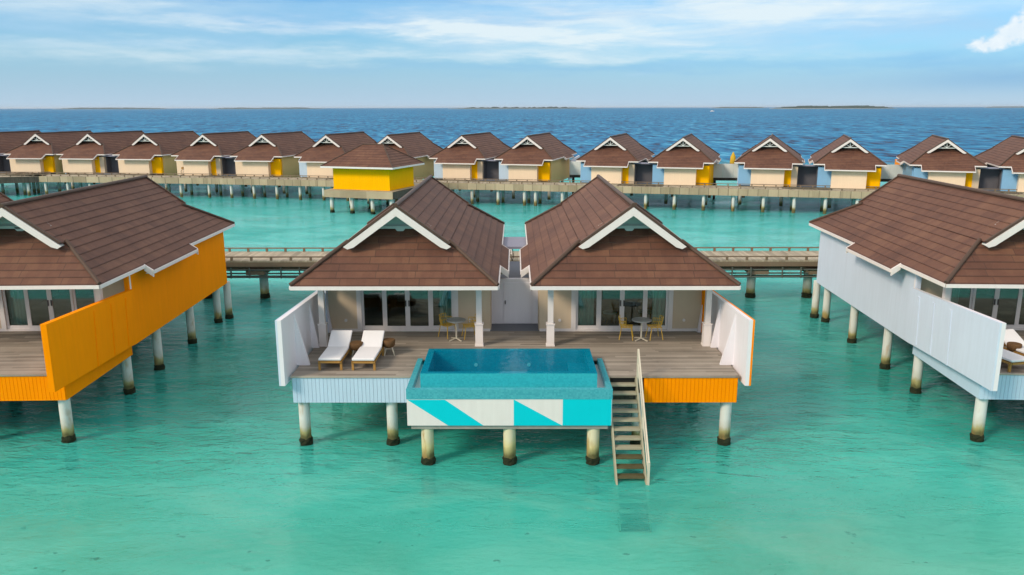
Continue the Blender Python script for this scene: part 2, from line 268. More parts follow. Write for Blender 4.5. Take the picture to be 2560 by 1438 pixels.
M = dict(
 roof=roof_mat(), cap=paint('ridge_cap_metal', (.085, .055, .042), .55), white=paint('white_paint', (.74, .70, .69), .5, .03, 1.0, 0, .02),
 screenblue=paint('screen_pale_blue', (.58, .66, .80), .5, .03, .6, 0, .03), bluewhite=paint('pale_blue_paint', (.47, .61, .76), .55, .03, .6, 0, .03), orange=paint('orange_paint', (.98, .285, .0), .7, .03, .6, 0, .03, .04),
 screenwhite=paint('screen_white_paint', (.76, .74, .79), .5, .02, .6, 0, .02),
 tan=paint('tan_render', (.60, .49, .36), .8, .04), cream=paint('cream_cladding', (.80, .65, .48), .7, .03, .8, 0, .02), khaki=paint('khaki_cladding', (.60, .46, .20), .7, .03),
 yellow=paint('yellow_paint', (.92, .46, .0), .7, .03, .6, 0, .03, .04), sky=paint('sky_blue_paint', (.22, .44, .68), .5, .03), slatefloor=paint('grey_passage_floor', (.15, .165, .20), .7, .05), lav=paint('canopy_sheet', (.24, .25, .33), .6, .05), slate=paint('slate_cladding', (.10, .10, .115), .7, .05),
 soffit=paint('soffit_board', (.72, .71, .68), .7), gable=paint('gable_board', (.62, .67, .67), .7, .04),
 deck=wood('weathered_deck', (.13, .11, .09), (.44, .39, .33)), jetty=wood('jetty_deck', (.20, .17, .12), (.50, .44, .33), 'y', .16, .05),
 jettyfascia=wood('jetty_fascia', (.24, .19, .12), (.54, .44, .30), 'x', .23, .04, .8, 3.0), darkwood=wood('dark_timber', (.03, .025, .02), (.10, .085, .065), 'z', .14, .05),
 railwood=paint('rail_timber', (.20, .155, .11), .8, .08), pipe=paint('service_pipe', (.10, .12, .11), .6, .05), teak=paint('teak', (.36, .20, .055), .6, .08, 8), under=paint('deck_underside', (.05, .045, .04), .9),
 steptimber=paint('step_timber', (.34, .33, .24), .8, .08, 3), wetwood=paint('wet_step_timber', (.10, .09, .045), .6, .12, 4), algae=paint('barnacle_crust', (.022, .028, .015), .95, .15, 9, .8), pile=pile_mat(), poolpile=pile_mat('stained_pool_piling', (.60, .52, .26), (.66, .60, .42), .85),
 fabric=paint('lounger_mattress', (.74, .74, .76), .85, .015), curtain=paint('curtain_cloth', (.85, .88, .80), .9, .04), metal=paint('handle_metal', (.08, .07, .07), .35),
 wire=paint('yellow_wire', (.72, .46, .06), .45, .03), tablet=paint('grey_table_top', (.30, .32, .32), .35), cream_metal=paint('cream_metal', (.58, .54, .44), .4), rattan=paint('brown_rattan', (.13, .07, .03), .8, .2, 25),
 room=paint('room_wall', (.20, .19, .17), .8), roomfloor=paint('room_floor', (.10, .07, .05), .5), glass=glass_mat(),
 tile=tile_mat('mosaic_band', (.035, .29, .37), (.08, .42, .49)), pooltile=tile_mat('pool_mosaic', (.01, .52, .78), (.03, .64, .84)), pooledge=tile_mat('pool_edge_mosaic', (.02, .34, .42), (.03, .44, .52)),
 cyan=paint('cyan_paint', (.0, .56, .66), .45, .02), poolwater=pool_water(), concrete=paint('pool_beam_concrete', (.30, .30, .27), .85, .12, 4),
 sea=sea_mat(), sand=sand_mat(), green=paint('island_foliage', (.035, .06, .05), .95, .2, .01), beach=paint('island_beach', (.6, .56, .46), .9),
 parasol=paint('yellow_canvas', (.62, .42, .04), .8), linen=paint('bed_linen', (.40, .38, .36), .9), towel=paint('headboard', (.10, .06, .04), .7),
 rope=paint('black_rubber', (.02, .02, .02), .7), skin=paint('skin', (.35, .2, .13), .6), shirt=paint('pale_shirt', (.7, .68, .66), .9), short=paint('dark_shorts', (.03, .03, .04), .9))

# ------------------------------------------------------------ mesh builder
class MB:
    def __init__(s): s.v = []; s.f = []; s.uv = []; s.mi = []; s.sm = []
    def add(s, vs, fs, uvs=None, mi=0, sm=False):
        o = len(s.v); s.v += [tuple(v) for v in vs]
        for k, f in enumerate(fs):
            s.f.append([i+o for i in f]); s.uv.append(uvs[k] if uvs else None); s.mi.append(mi); s.sm.append(sm)
        return s
    def box(s, a, b, mi=0, M4=None):
        (x0, y0, z0), (x1, y1, z1) = a, b
        v = [(x0, y0, z0), (x1, y0, z0), (x1, y1, z0), (x0, y1, z0), (x0, y0, z1), (x1, y0, z1), (x1, y1, z1), (x0, y1, z1)]
        if M4: v = [tuple(M4 @ Vector(p)) for p in v]
        return s.add(v, [(0, 3, 2, 1), (4, 5, 6, 7), (0, 1, 5, 4), (1, 2, 6, 5), (2, 3, 7, 6), (3, 0, 4, 7)], mi=mi)
    def bar(s, p, q, w, h=None, mi=0, up=(0, 0, 1)):
        """rectangular bar from p to q"""
        h = h or w; p = Vector(p); q = Vector(q); d = (q-p).normalized(); u = Vector(up)
        if abs(d.dot(u)) > .98: u = Vector((0, 1, 0))
        r = d.cross(u).normalized(); u = r.cross(d).normalized()
        v = [c+a*r*w/2+b*u*h/2 for c in (p, q) for a, b in ((-1, -1), (1, -1), (1, 1), (-1, 1))]
        return s.add(v, [(3, 2, 1, 0), (4, 5, 6, 7), (0, 1, 5, 4), (1, 2, 6, 5), (2, 3, 7, 6), (3, 0, 4, 7)], mi=mi)
    def tube(s, pts, r, n=8, mi=0, radii=None, caps=True):
        pts = [Vector(p) for p in pts]; vs = []; k = len(pts)
        for i, p in enumerate(pts):
            d = (pts[min(i+1, k-1)]-pts[max(i-1, 0)]).normalized(); u = Vector((0, 0, 1)) if abs(d.z) < .95 else Vector((0, 1, 0))
            a = d.cross(u).normalized(); b = a.cross(d).normalized(); rr = radii[i] if radii else r
            vs += [p+rr*(a*math.cos(2*math.pi*j/n)+b*math.sin(2*math.pi*j/n)) for j in range(n)]
        fs = [(i*n+j, i*n+(j+1) % n, (i+1)*n+(j+1) % n, (i+1)*n+j) for i in range(k-1) for j in range(n)]
        s.add(vs, fs, mi=mi, sm=True)
        if caps: s.add(vs[:n], [tuple(range(n))[::-1]], mi=mi); s.add(vs[-n:], [tuple(range(n))], mi=mi)
        return s
    def prism(s, poly, y0, y1, mi=0, axis='y'):
        """polygon in xz, extruded along y (or polygon in xy along z, or yz along x)"""
        f = {'y': lambda a, b, t: (a, t, b), 'z': lambda a, b, t: (a, b, t), 'x': lambda a, b, t: (t, a, b)}[axis]
        n = len(poly); v = [f(a, b, y0) for a, b in poly]+[f(a, b, y1) for a, b in poly]
        return s.add(v, [tuple(range(n)), tuple(range(2*n-1, n-1, -1))]+[(i, i+n, (i+1) % n+n, (i+1) % n) for i in range(n)], mi=mi)
    def build(s, name, mat, parent=None, key=None):
        me = bpy.data.meshes.new(name); me.from_pydata(s.v, [], s.f)
        mats = mat if isinstance(mat, (list, tuple)) else [mat]
        for m in mats: me.materials.append(m)
        uvl = me.uv_layers.new(name='UVMap')
        for p in me.polygons:
            p.material_index = s.mi[p.index]; p.use_smooth = s.sm[p.index]; u = s.uv[p.index]
            if u:
                for k, li in enumerate(p.loop_indices): uvl.data[li].uv = u[k]
        me.update()
        return link(name, me, parent)
def link(name, me, parent=None):
    o = bpy.data.objects.new(name, me); C.objects.link(o)
    if parent: o.parent = parent
    return o
def tag(o, label=None, cat=None, group=None, kind=None):
    if label: o['label'] = label
    if cat: o['category'] = cat
    if group: o['group'] = group
    if kind: o['kind'] = kind
    return o
def empty(name, loc, rz=0): 
    o = bpy.data.objects.new(name, None); C.objects.link(o); o.location = loc; o.rotation_euler = (0, 0, rz); o.empty_display_size = .2; return o
def copy_tree(o, parent=None):
    c = o.copy(); C.objects.link(c); c.parent = parent
    for ch in list(kids.get(o.name, [])): kids.setdefault(c.name, []).append(copy_tree(ch, c))
    return c
kids = {}
def reg(o):
    """note the children of o once, before it is copied"""
    for x in [o]+list(o.children_recursive): kids[x.name] = list(x.children)
    return o

# ------------------------------------------------------------ setting: sea, seabed, islands
def grid_plane(name, z, mat, xs, ys):
    v = [(x, y, z) for y in ys for x in xs]; n = len(xs)
    f = [(j*n+i, j*n+i+1, (j+1)*n+i+1, (j+1)*n+i) for j in range(len(ys)-1) for i in range(n-1)]
    return tag(MB().add(v, f).build(name, mat), kind='structure')
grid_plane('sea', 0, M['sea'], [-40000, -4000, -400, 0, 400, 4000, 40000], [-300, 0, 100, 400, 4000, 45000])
grid_plane('seabed', -.95, M['sand'], [-400, 400], [-100, 330])
def island(px0, px1, hpx, D, label, bumps=1.0):
    x0, x1 = (px0-1287)/2000*D, (px1-1287)/2000*D; H = hpx/2000*D; n = 60
    e = empty('island', ((x0+x1)/2, D, 0)); tag(e, label, 'island', 'islands on the horizon')
    hw = (x1-x0)/2; f = MB(); vs = []
    rnd = random.Random(int(px0))
    hs = [H*(.45+.55*rnd.random()*bumps)*min(1, 5*(i/n)*(1-i/n)+.12) for i in range(n+1)]
    for i in range(n+1):
        x = -hw+2*hw*i/n; d = 220*math.sqrt(max(.02, 1-(x/hw)**2))
        vs += [(x, -d, 1.5), (x, -d*.7, hs[i]), (x, d*.7, hs[i]*.9), (x, d, 1.5)]
    f.add(vs, [(i*4+k, (i+1)*4+k, (i+1)*4+k+1, i*4+k+1) for i in range(n) for k in range(3)]); f.build('forest', M['green'], e)
    b = MB(); b.tube([(0, 0, -1), (0, 0, 1.4)], 1, 40); b.v = [(x*hw*1.03, y*260, z) for x, y, z in b.v]; b.build('beach', M['beach'], e)
island(1915, 2208, 7.5, 5200, 'long dark wooded island on the right of the horizon')
island(1130, 1480, 5, 7000, 'thin wooded island on the horizon above the middle villas')
island(1765, 1900, 3, 9000, 'faint low island just left of the dark wooded island')
island(540, 825, 3.5, 9500, 'faint long island on the left half of the horizon')
island(165, 445, 3.5, 10500, 'pale low island near the left end of the horizon')
island(2440, 2530, 2.5, 9500, 'tiny low island at the right end of the horizon')
def boat(x, y):
    e = tag(empty('motor_boat', (x, y, 0), .3), 'tiny white motor boat far out below the horizon', 'boat')
    MB().prism([(-5, .1), (4, .1), (6, 1.6), (-5, 1.3)], -1.4, 1.4).build('hull', M['white'], e)
    MB().prism([(-3, 1.3), (2, 1.4), (1, 2.9), (-3, 2.9)], -1, 1).build('cabin', M['white'], e)
boat(480, 1990)

# ------------------------------------------------------------ the house (local: x across, y=0 sea-side eave, z=0 deck)
HW, ZE, ZR, SL = 3.38, 2.38, 4.85, .731
FS, RS = .85, .55          # front and rear skirt slopes
FY, RY = 0.0, 14.2
GX = 1.73; G0, G1 = 1.0, 12.4
def zs(dx): return ZR-SL*dx
def roof_mesh():
    m = MB(); NR = .022
    def strip(lo, hi, row):
        # lo, hi: ((p0),(p1)) world points of the lower and upper edge; riser under lower edge
        (a, b), (c, d) = lo, hi
        a2, b2 = (a[0], a[1], a[2]+.028), (b[0], b[1], b[2]+.028)
        ax = 0 if abs(a[0]-b[0]) > abs(a[1]-b[1]) else 1
        uv = [(a[ax], row), (b[ax], row), (d[ax], row+.98), (c[ax], row+.98)]
        m.add([a2, b2, d, c], [(0, 1, 2, 3)], [uv])
        m.add([a, b, b2, a2], [(0, 1, 2, 3)], [[(p, row) for p in (a[ax], b[ax], b[ax], a[ax])]])
    st = 1.65/6
    for sgn in (-1, 1):
        dxs = []; d = HW
        while d > .001: dxs.append(d); d -= st
        dxs = sorted(set(dxs+[GX, 0.0]), reverse=True)
        row = 0
        for i in range(len(dxs)-1):
            a, b = dxs[i], dxs[i+1]; isr = abs(((HW-a)/st) % 1) < .01 or abs(((HW-a)/st) % 1-1) < .01
            if a > GX+1e-6: f = lambda q: ((HW-q)*SL/FS, RY-(HW-q)*SL/RS)
            else: f = lambda q: (G0, G1)
            (y0, y1), (y2, y3) = f(a), f(b)
            if a <= GX+1e-6 and a == GX: pass
            strip(((sgn*a, y0, zs(a)), (sgn*a, y1, zs(a))), ((sgn*b, y2, zs(b)), (sgn*b, y3, zs(b))), 20+i+(40 if sgn > 0 else 0))
        strip(((sgn*3.68, 3.5, zs(3.68)), (sgn*3.68, 8.1, zs(3.68))), ((sgn*HW, 3.5, zs(HW)), (sgn*HW, 8.1, zs(HW))), 10+sgn)
    # front skirt
    y = 0.0; i = 0; sy = .232
    while y < 1.95:
        y2 = min(y+sy, 1.95); h1 = HW-y*FS/SL; h2 = HW-y2*FS/SL
        strip(((-h1, y, ZE+FS*y), (h1, y, ZE+FS*y)), ((-h2, y2, ZE+FS*y2), (h2, y2, ZE+FS*y2)), 100+i); y = y2; i += 1
    # rear skirt with its lower middle flap
    y = 0.0; i = 0; sy = .27
    while y < 2.6:
        y2 = min(y+sy, 2.6); h1 = HW-y*RS/SL; h2 = HW-y2*RS/SL
        strip(((-h1, RY-y, ZE+RS*y), (h1, RY-y, ZE+RS*y)), ((-h2, RY-y2, ZE+RS*y2), (h2, RY-y2, ZE+RS*y2)), 130+i); y = y2; i += 1
    for k in range(3): 
        q0, q1 = .9-.3*k, .6-.3*k
        strip(((-2.35, RY+q0, ZE-RS*q0), (2.35, RY+q0, ZE-RS*q0)), ((-2.35, RY+q1, ZE-RS*q1), (2.35, RY+q1, ZE-RS*q1)), 150+k)
    return m
def house_parts(): 
    P = {}
    P['roof'] = roof_mesh()
    c = MB()   # caps along ridge, verges, hips
    c.tube([(0, G0-.06, ZR+.05), (0, G1+.06, ZR+.05)], .085, 6)
    for sg in (-1, 1):
        c.tube([(sg*HW, FY, ZE+.04), (sg*GX, (HW-GX)*SL/FS, zs(GX)+.05)], .075, 6)
        c.tube([(sg*HW, RY, ZE+.04), (sg*GX, RY-(HW-GX)*SL/RS, zs(GX)+.05)], .075, 6)
        c.bar((sg*.02, G0, ZR+.03), (sg*(GX+.02), G0, zs(GX)+.04), .09, .07); c.bar((sg*.02, G1, ZR+.03), (sg*(GX+.02), G1, zs(GX)+.04), .09, .07)
    P['ridge_cap'] = c
    def barge(y, t):
        b = MB()
        for sg in (-1, 1):
            b.add([(0, y, ZR-.02), (sg*1.80, y, zs(1.80)-.02), (sg*1.66, y, zs(1.80)-.10), (sg*1.46, y, zs(1.46)-.29), (0, y, ZR-.30),
                   (0, y+t, ZR-.02), (sg*1.80, y+t, zs(1.80)-.02), (sg*1.66, y+t, zs(1.80)-.10), (sg*1.46, y+t, zs(1.46)-.29), (0, y+t, ZR-.30)],
                  [(0, 1, 2, 3, 4), (9, 8, 7, 6, 5), (0, 5, 6, 1), (1, 6, 7, 2), (2, 7, 8, 3), (3, 8, 9, 4)])
        return b
    P['barge_front'] = barge(G0-.03, -.05); P['barge_rear'] = barge(G1+.03, .05)
    g = MB(); y = 1.9; hb = (ZR-4.0)/SL
    g.add([(-hb, y, 4.02), (hb, y, 4.02), (0, y, ZR-.03)], [(0, 1, 2)])
    for k in range(-3, 4): g.box((k*.27-.006, y-.012, 4.02), (k*.27+.006, y-.003, max(4.03, ZR-.06-abs(k*.27)*SL)))
    for sg in (-1, 1): g.add([(0, G0, ZR-.1), (sg*1.72, G0, zs(1.72)-.1), (sg*1.72, 1.9, zs(1.72)-.1), (0, 1.9, ZR-.1)], [(0, 1, 2, 3)])
    P['gable_front'] = g
    pd = MB(); pts = [(.32*math.cos(t)*.55, 4.05-.16*math.sin(t)) for t in [math.pi*i/8 for i in range(9)]]
    pd.prism(pts, 1.80, 1.86); pd.box((-hb+.1, 1.8, 4.0), (hb-.1, 1.86, 4.1)); P['pendant'] = pd
    g = MB(); y = 11.65; hb = (ZR-3.85)/SL
    g.add([(-hb, y, 3.84), (hb, y, 3.84), (0, y, ZR-.03)], [(0, 1, 2)]); P['gable_rear'] = g
    t = MB(); yy = 12.28; b0 = 3.98
    t.bar((-.95, yy, b0), (.95, yy, b0), .05, .08); t.bar((0, yy, b0), (0, yy, ZR-.3), .06, .06)
    for sg in (-1, 1): t.bar((0, yy, b0+.03), (sg*.42, yy, b0+.36), .05, .05); t.bar((sg*.8, yy, b0), (sg*.35, yy, b0+.32), .045, .045)
    P['truss'] = t
    e = MB(); T = .12; d = .045
    def fas(p, q, zt): e.bar((*p, zt-T/2), (*q, zt-T/2), d, T)
    fas((-HW, -d), (HW, -d), ZE-.0)
    for sg in (-1, 1):
        x = sg*(HW+.023); x2 = sg*(3.68+.023)
        fas((x, 0), (x, 3.5), ZE); fas((x, 8.1), (x, RY), ZE); fas((x2, 3.5), (x2, 8.1), zs(3.68))
        for y in (3.48, 8.12): e.add([(sg*HW, y-.03, ZE+.02), (x2, y-.03, zs(3.68)+.02), (x2, y-.03, zs(3.68)-.24), (sg*HW, y-.03, ZE-.22),
              (sg*HW, y+.03, ZE+.02), (x2, y+.03, zs(3.68)+.02), (x2, y+.03, zs(3.68)-.24), (sg*HW, y+.03, ZE-.22)], [(0, 1, 2, 3), (7, 6, 5, 4), (0, 4, 5, 1), (1, 5, 6, 2), (2, 6, 7, 3), (3, 7, 4, 0)])
        fas((sg*HW, RY+.023), (sg*2.35, RY+.023), ZE)
        y0, y1 = RY, RY+.9; e.bar((sg*2.37, y0, ZE-.07), (sg*2.37, y1, ZE-RS*.9-.07), .045, .14)
    fas((-2.39, RY+.925), (2.39, RY+.925), ZE-RS*.9)
    P['fascia'] = e
    s = MB(); z0 = ZE-T+.01
    s.box((-HW+.03, .0, z0-.02), (HW-.03, RY-.02, z0)); 
    for sg in (-1, 1): s.box((min(sg*HW, sg*3.66), 3.55, zs(3.68)-.13), (max(sg*HW, sg*3.66), 8.05, zs(3.68)-.11))
    s.box((-2.33, RY, ZE-RS*.9-.12), (2.33, RY+.88, ZE-RS*.9-.10)); P['soffit'] = s
    # walls ---- WX half width
    WX = 3.02; y0, y1, zb, zt = 3.05, 13.3, 0.0, 2.27; th = .14
    f = MB()
    f.box((-WX+.0, y0, zb), (-1.86, y0+th, zt)); f.box((1.86, y0, zb), (WX, y0+th, zt)); f.box((-1.86, y0, 2.12), (1.86, y0+th, zt))
    P['front_wall'] = f
    P['rear_wall'] = MB().box((-WX, y1-th, zb), (WX, y1, zt))
    P['skirting'] = [MB().box((-WX, y0-.03, .0), (-1.86, y0-.002, .1)), MB().box((1.86, y0-.03, .0), (WX, y0-.002, .1))]
    P['room'] = MB().box((-WX+.02, 3.2, -.05), (WX-.02, 9.0, .0)); P['room_wall'] = MB().box((-WX+.02, 9.0, 0), (WX-.02, 9.1, zt))
    # sliding door: frame with four leaves
    fr = MB(); X = 1.86; y = y0-.035
    fr.box((-X, y, .0), (-X+.17, y+.14, 2.2)); fr.box((X-.17, y, .0), (X, y+.14, 2.2)); fr.box((-X+.17, y+.002, 2.06), (X-.17, y+.138, 2.2)); fr.box((-X+.17, y+.002, 0), (X-.17, y+.16, .06))
    lw = (2*X-.34)/4
    for k in range(4):
        a = -X+.17+k*lw; yy = y+(.03 if k in (1, 2) else .072); s_ = .085
        fr.box((a, yy, .06), (a+s_, yy+.04, 2.06)); fr.box((a+lw-s_, yy, .06), (a+lw, yy+.04, 2.06)); fr.box((a+s_, yy, .06), (a+lw-s_, yy+.04, .20)); fr.box((a+s_, yy, 1.96), (a+lw-s_, yy+.04, 2.06))
    P['door_frame'] = fr
    P['panes'] = []
    for k in range(4):
        a = -X+.17+k*lw; yy = y+(.045 if k in (1, 2) else .09); P['panes'].append(MB().box((a+.08, yy, .19), (a+lw-.08, yy+.008, 1.97)))
    P['handles'] = [MB().box((sg*.06-.022, y-.005, .95), (sg*.06+.022, y+.03, 1.17)) for sg in (-1, 1)]
    return P
HP = house_parts()
def curtain_mb(x0, x1):
    m = MB(); n = int((x1-x0)/.02); v = []
    for i in range(n+1):
        x = x0+(x1-x0)*i/n; yy = 3.32+.05*math.sin(x*46)+.02*math.sin(x*17); v += [(x, yy, .03), (x, yy+.01, 2.1)]
    m.add(v, [(2*i, 2*i+2, 2*i+3, 2*i+1) for i in range(n)], sm=True); return m
cache = {}
def part(key, name, mb, mat, parent):
    k = (key, mat.name)
    if k not in cache: 
        o = mb.build(name, mat, parent); cache[k] = o.data; return o
    return link(name, cache[k], parent)
def side_wall(sg, zb): return MB().box((min(sg*2.9, sg*3.05), 3.2 if zb > -.1 else 2.75, zb), (max(sg*2.9, sg*3.05), 13.5, 2.27))
def pilaster(sg): return MB().box((min(sg*3.05, sg*3.13), 2.75, -.3), (max(sg*3.05, sg*3.13), 3.3, 2.2))
def house(name, loc, rz, label, group, near=True, side=None, left=None, right=None, curtain=((-1.7, -1.05), (1.3, 1.7)), panel=None):
    """side: +1/-1 outward side; left/right: materials of the side walls (x<0 / x>0)"""
    h = empty(name, loc, rz); tag(h, label, 'villa', group)
    r = part('roof', 'roof', HP['roof'], M['roof'], h)
    part('cap', 'ridge_cap', HP['ridge_cap'], M['cap'], r)
    part('bf', 'bargeboard', HP['barge_front'], M['white'], r); part('br', 'bargeboard', HP['barge_rear'], M['white'], r)
    part('fascia', 'eave_fascia', HP['fascia'], M['white'], r); part('soffit', 'soffit', HP['soffit'], M['soffit'], r)
    part('gf', 'gable_panel', HP['gable_front'], M['gable'], r); part('gr', 'gable_panel', HP['gable_rear'], M['darkwood'], r)
    part('tr', 'gable_truss', HP['truss'], M['gable'], r)
    if near: part('pd', 'gable_pendant', HP['pendant'], M['gable'], r)
    w = part('fw', 'wall', HP['front_wall'], M['tan'], h); part('rw', 'wall', HP['rear_wall'], M['cream'], h)
    for sg, mt in ((-1, left or M['tan']), (1, right or M['tan'])):
        out = sg == side
        part(('sw', sg, out), 'side_wall', side_wall(sg, -.5 if out else 0), mt, h)
    if near:
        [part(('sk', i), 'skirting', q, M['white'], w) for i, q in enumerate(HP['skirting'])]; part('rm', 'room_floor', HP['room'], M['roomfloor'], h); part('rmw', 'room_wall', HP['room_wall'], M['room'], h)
        d = part('df', 'sliding_door', HP['door_frame'], M['white'], h)
        for i, p in enumerate(HP['panes']): part(('pn', i), 'pane', p, M['glass'], d)
        for i, p in enumerate(HP['handles']): part(('hd', i), 'handle', p, M['metal'], d)
        for a, b in curtain: part(('cu', a, b), 'curtain', curtain_mb(a, b), M['curtain'], h)
        for sg in (-1, 1):
            c = MB(); x = sg*2.70; c.box((x-.095, 1.155, .8), (x+.095, 1.345, 2.12)); c.box((x-.13, 1.12, .05), (x+.13, 1.38, .76)); c.box((x-.15, 1.10, .76), (x+.15, 1.40, .80)); c.box((x-.15, 1.10, 0), (x+.15, 1.40, .05))
            part(('col', sg), 'column', c, M['white'], h)
            s = MB(); s.tube([(sg*2.28, 3.0, .42), (sg*2.28, 3.05, .42)], .055, 10); part(('sp', sg), 'wall_light', s, M['white'], h)
        bm = MB().box((-2.9, 1.15, 2.12), (2.9, 1.35, 2.265)); part('bm', 'porch_beam', bm, M['white'], h)
    else:
        b = MB().box((-1.65, 13.3, -.02), (1.65, 14.5, 1.9)); part('bw', 'bathroom_block', b, M['cream'], h)
        # coloured panels either side of the block (camera-facing end is +y)
        for x0, x1, mt in panel: part(('pc', x0, x1), 'coloured_panel', MB().box((x0, 13.42, -.02), (x1, 13.9, 2.05)), mt, h)
    return h

# ------------------------------------------------------------ shared deck of a villa pair (local origin: middle of pair, y=0 at eave line, z=0 deck)
def pile_mb(x, y, top=-.35, r=.175, dz=-2.35):
    m = MB(); m.tube([(x, y, dz+.12), (x, y, top)], r, 14); return m
def crust_mb(x, y, r=.175, dz=-2.35, sd=0):
    rnd = random.Random(sd+int(x*31+y*17)); m = MB(); n = 14; vs = []; lv = [-1.0, -.6, -.3, -.1, .03, .10, .17, .22]
    for i, z in enumerate(lv):
        for j in range(n):
            a = 2*math.pi*j/n; rr = r*(1.03+.26*rnd.random()) if i < 7 else r*1.01
            vs.append((x+rr*math.cos(a), y+rr*math.sin(a), dz+z+(.05*(rnd.random()-.5) if i > 1 else 0)))
    m.add(vs, [(i*n+j, i*n+(j+1) % n, (i+1)*n+(j+1) % n, (i+1)*n+j) for i in range(len(lv)-1) for j in range(n)]); return m
def skirt_mb(x0, x1, y=-2.0, z0=-.86, z1=-.04):
    m = MB(); w_ = .118; n = max(1, round((x1-x0)/w_)); w_ = (x1-x0)/n
    for i in range(n): m.box((x0+i*w_+.004, y-.02, z0), (x0+(i+1)*w_-.004, y+.015, z1))
    m.box((x0, y+.015, z0+.01), (x1, y+.05, z1-.01)); return m
def deck_unit(name, loc, rz, label, pool=True, stairs=True, near=True):
    d = empty(name, loc, rz); tag(d, label, 'deck', 'decks of the villa pairs')
    fl = [((-6.9, -2.05), (-3.16, 3.05)), ((-3.16, -.38), (2.84, 3.05)), ((2.84, -2.05), (6.9, 3.05))] if pool else [((-6.9, -2.05), (6.9, 3.05))]
    for p, q in fl+[((-2.4, 14.6), (-.92, 16.8)), ((.92, 14.6), (2.4, 16.8))]: MB().box((*p, -.05), (*q, 0)).build('deck_boards', M['deck'], d)
    MB().box((-.92, 3.05, -.05), (.92, 16.8, .0)).build('passage_floor', M['slatefloor'], d)
    u = MB(); 
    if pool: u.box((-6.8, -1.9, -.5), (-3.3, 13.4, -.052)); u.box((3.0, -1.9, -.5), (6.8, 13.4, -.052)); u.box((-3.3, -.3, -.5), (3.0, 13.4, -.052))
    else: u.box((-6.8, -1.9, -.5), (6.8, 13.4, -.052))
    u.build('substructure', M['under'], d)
    if pool: sL, sR = skirt_mb(-6.85, -3.18), skirt_mb(3.98, 6.85)
    else: sL, sR = skirt_mb(-6.85, -.0), skirt_mb(.0, 6.85)
    a = sL.build('skirt', M['bluewhite'], d); a['label'] = 'pale blue boarded skirt'
    a = sR.build('skirt', M['orange'], d); a['label'] = 'orange boarded skirt'
    if pool: MB().box((2.86, -1.86, -.84), (3.97, -1.82, -.06)).build('stair_backing', M['darkwood'], d)
    for sg, mt in ((-1, M['screenwhite']), (1, M['orange'])):
        s = MB(); x0, x1 = sorted((sg*6.80, sg*6.87)); s.box((x0, -1.98, -.86), (x1, 2.74, -.10)); s.build('side_skirt', M['bluewhite'] if sg < 0 else mt, d)
        s = MB(); xa, xb = sg*7.0, sg*7.12
        def plate(xa, xb, mi): 
            yf = -2.35 if pool else -3.1; pr = [(yf, -.20), (2.74, -.38), (2.74, 1.62), (yf, 1.86+(.03 if not pool else 0))]
            s.prism(pr, min(xa, xb), max(xa, xb), axis='x', mi=mi)
        plate(sg*6.98, sg*7.10, 1 if (sg > 0 and not pool) else 0); plate(sg*7.10, sg*7.16, 1)
        # inner triangular fins
        for y, wd in ((-.9, .42), (1.0, .26), (3.0, .30)):
            zt = 1.80-.047*(y+2.35)
            s.prism([(sg*6.99, zt), (sg*6.99, 0.0), (sg*(6.99-wd), 0.0)], y-.05, y+.05, axis='y', mi=0) if y < 2.5 else s.prism([(sg*6.99, 2.2), (sg*6.99, 0), (sg*(6.99-wd), 0)], 2.86, 2.96, axis='y')
        if near: # outer stiffening ribs
            for y in (-.3, .9, 2.0): s.prism([(y, 1.66-.047*(y+2.35)), (y+.14, 1.66-.047*(y+2.35)), (y+.02, -.28), (y-.12, -.28)], min(sg*7.16, sg*7.18), max(sg*7.16, sg*7.18), axis='x', mi=1)
        s.build('privacy_screen', [M['screenwhite'], mt if sg > 0 else M['screenblue']], d)
    spots = [(x, y) for y in ((-1.72, 2.7, 5.5, 9.2, 12.8) if near else (-1.7, 5.5, 12.8)) for x in (-6.62, -2.4, 2.4, 6.62)]
    spots = [(x if abs(x) > 3 else (-3.86 if x < 0 else 3.86) if y < 0 else x, y) for x, y in spots]
    if near: spots += [(-7.0+.1, 13.6), (6.9, 13.6)]
    for x, y in spots:
        p = pile_mb(x, y, -.45 if y > 0 else -.6).build('piling', M['pile'], d)
        if near: crust_mb(x, y).build('barnacle_crust', M['algae'], p)
    # screen wall with a door closing the passage between the two houses
    if near:
        g = MB(); g.box((-.93, 4.1, 0), (.93, 4.2, 1.68)); g.box((-.97, 4.08, 1.68), (.97, 4.22, 1.76)); g = g.build('passage_wall', M['screenwhite'], d)
        q = MB(); q.box((-.42, 4.06, .03), (.62, 4.10, 1.6)); q = q.build('passage_door', M['screenwhite'], g)
        MB().box((-.38, 4.03, .78), (-.34, 4.06, .92)).build('handle', M['metal'], q)
        MB().box((-1.05, 8.6, 2.10), (1.05, 11.3, 2.2)).build('entrance_canopy', M['lav'], d)
    else:
        MB().box((-.95, 12.6, 0), (.95, 12.7, 2.1)).build('entrance_gate', M['slate'], d)
        MB().box((-1.05, 12.9, 2.10), (1.05, 13.9, 2.2)).build('entrance_canopy', M['lav'], d)
    return d
def place(u, lx, ly):  # local of a unit -> world
    ox, oy, a = u; c, s = math.cos(R(a)), math.sin(R(a))
    return (ox+lx*c-ly*s, oy+25.4+lx*s+ly*c)
UC, UL, UR = (0, 0, 0), (-20.95, 0, 1.8), (21.45, -.05, -2.6)
DZ = 2.35
deck_unit('villa_deck', (*place(UC, 0, 0), DZ), 0, 'timber deck of the middle villa pair around the plunge pool')
deck_unit('villa_deck', (*place(UL, 0, 0), DZ), R(1.8), 'timber deck with long orange screen at the left edge', pool=False)
deck_unit('villa_deck', (*place(UR, 0, 0), DZ), R(-2.6), 'timber deck with long white screen at the right edge', pool=False)
NG = 'big thatch-brown villas in front'
NG = 'brown roofed villas in the front row'
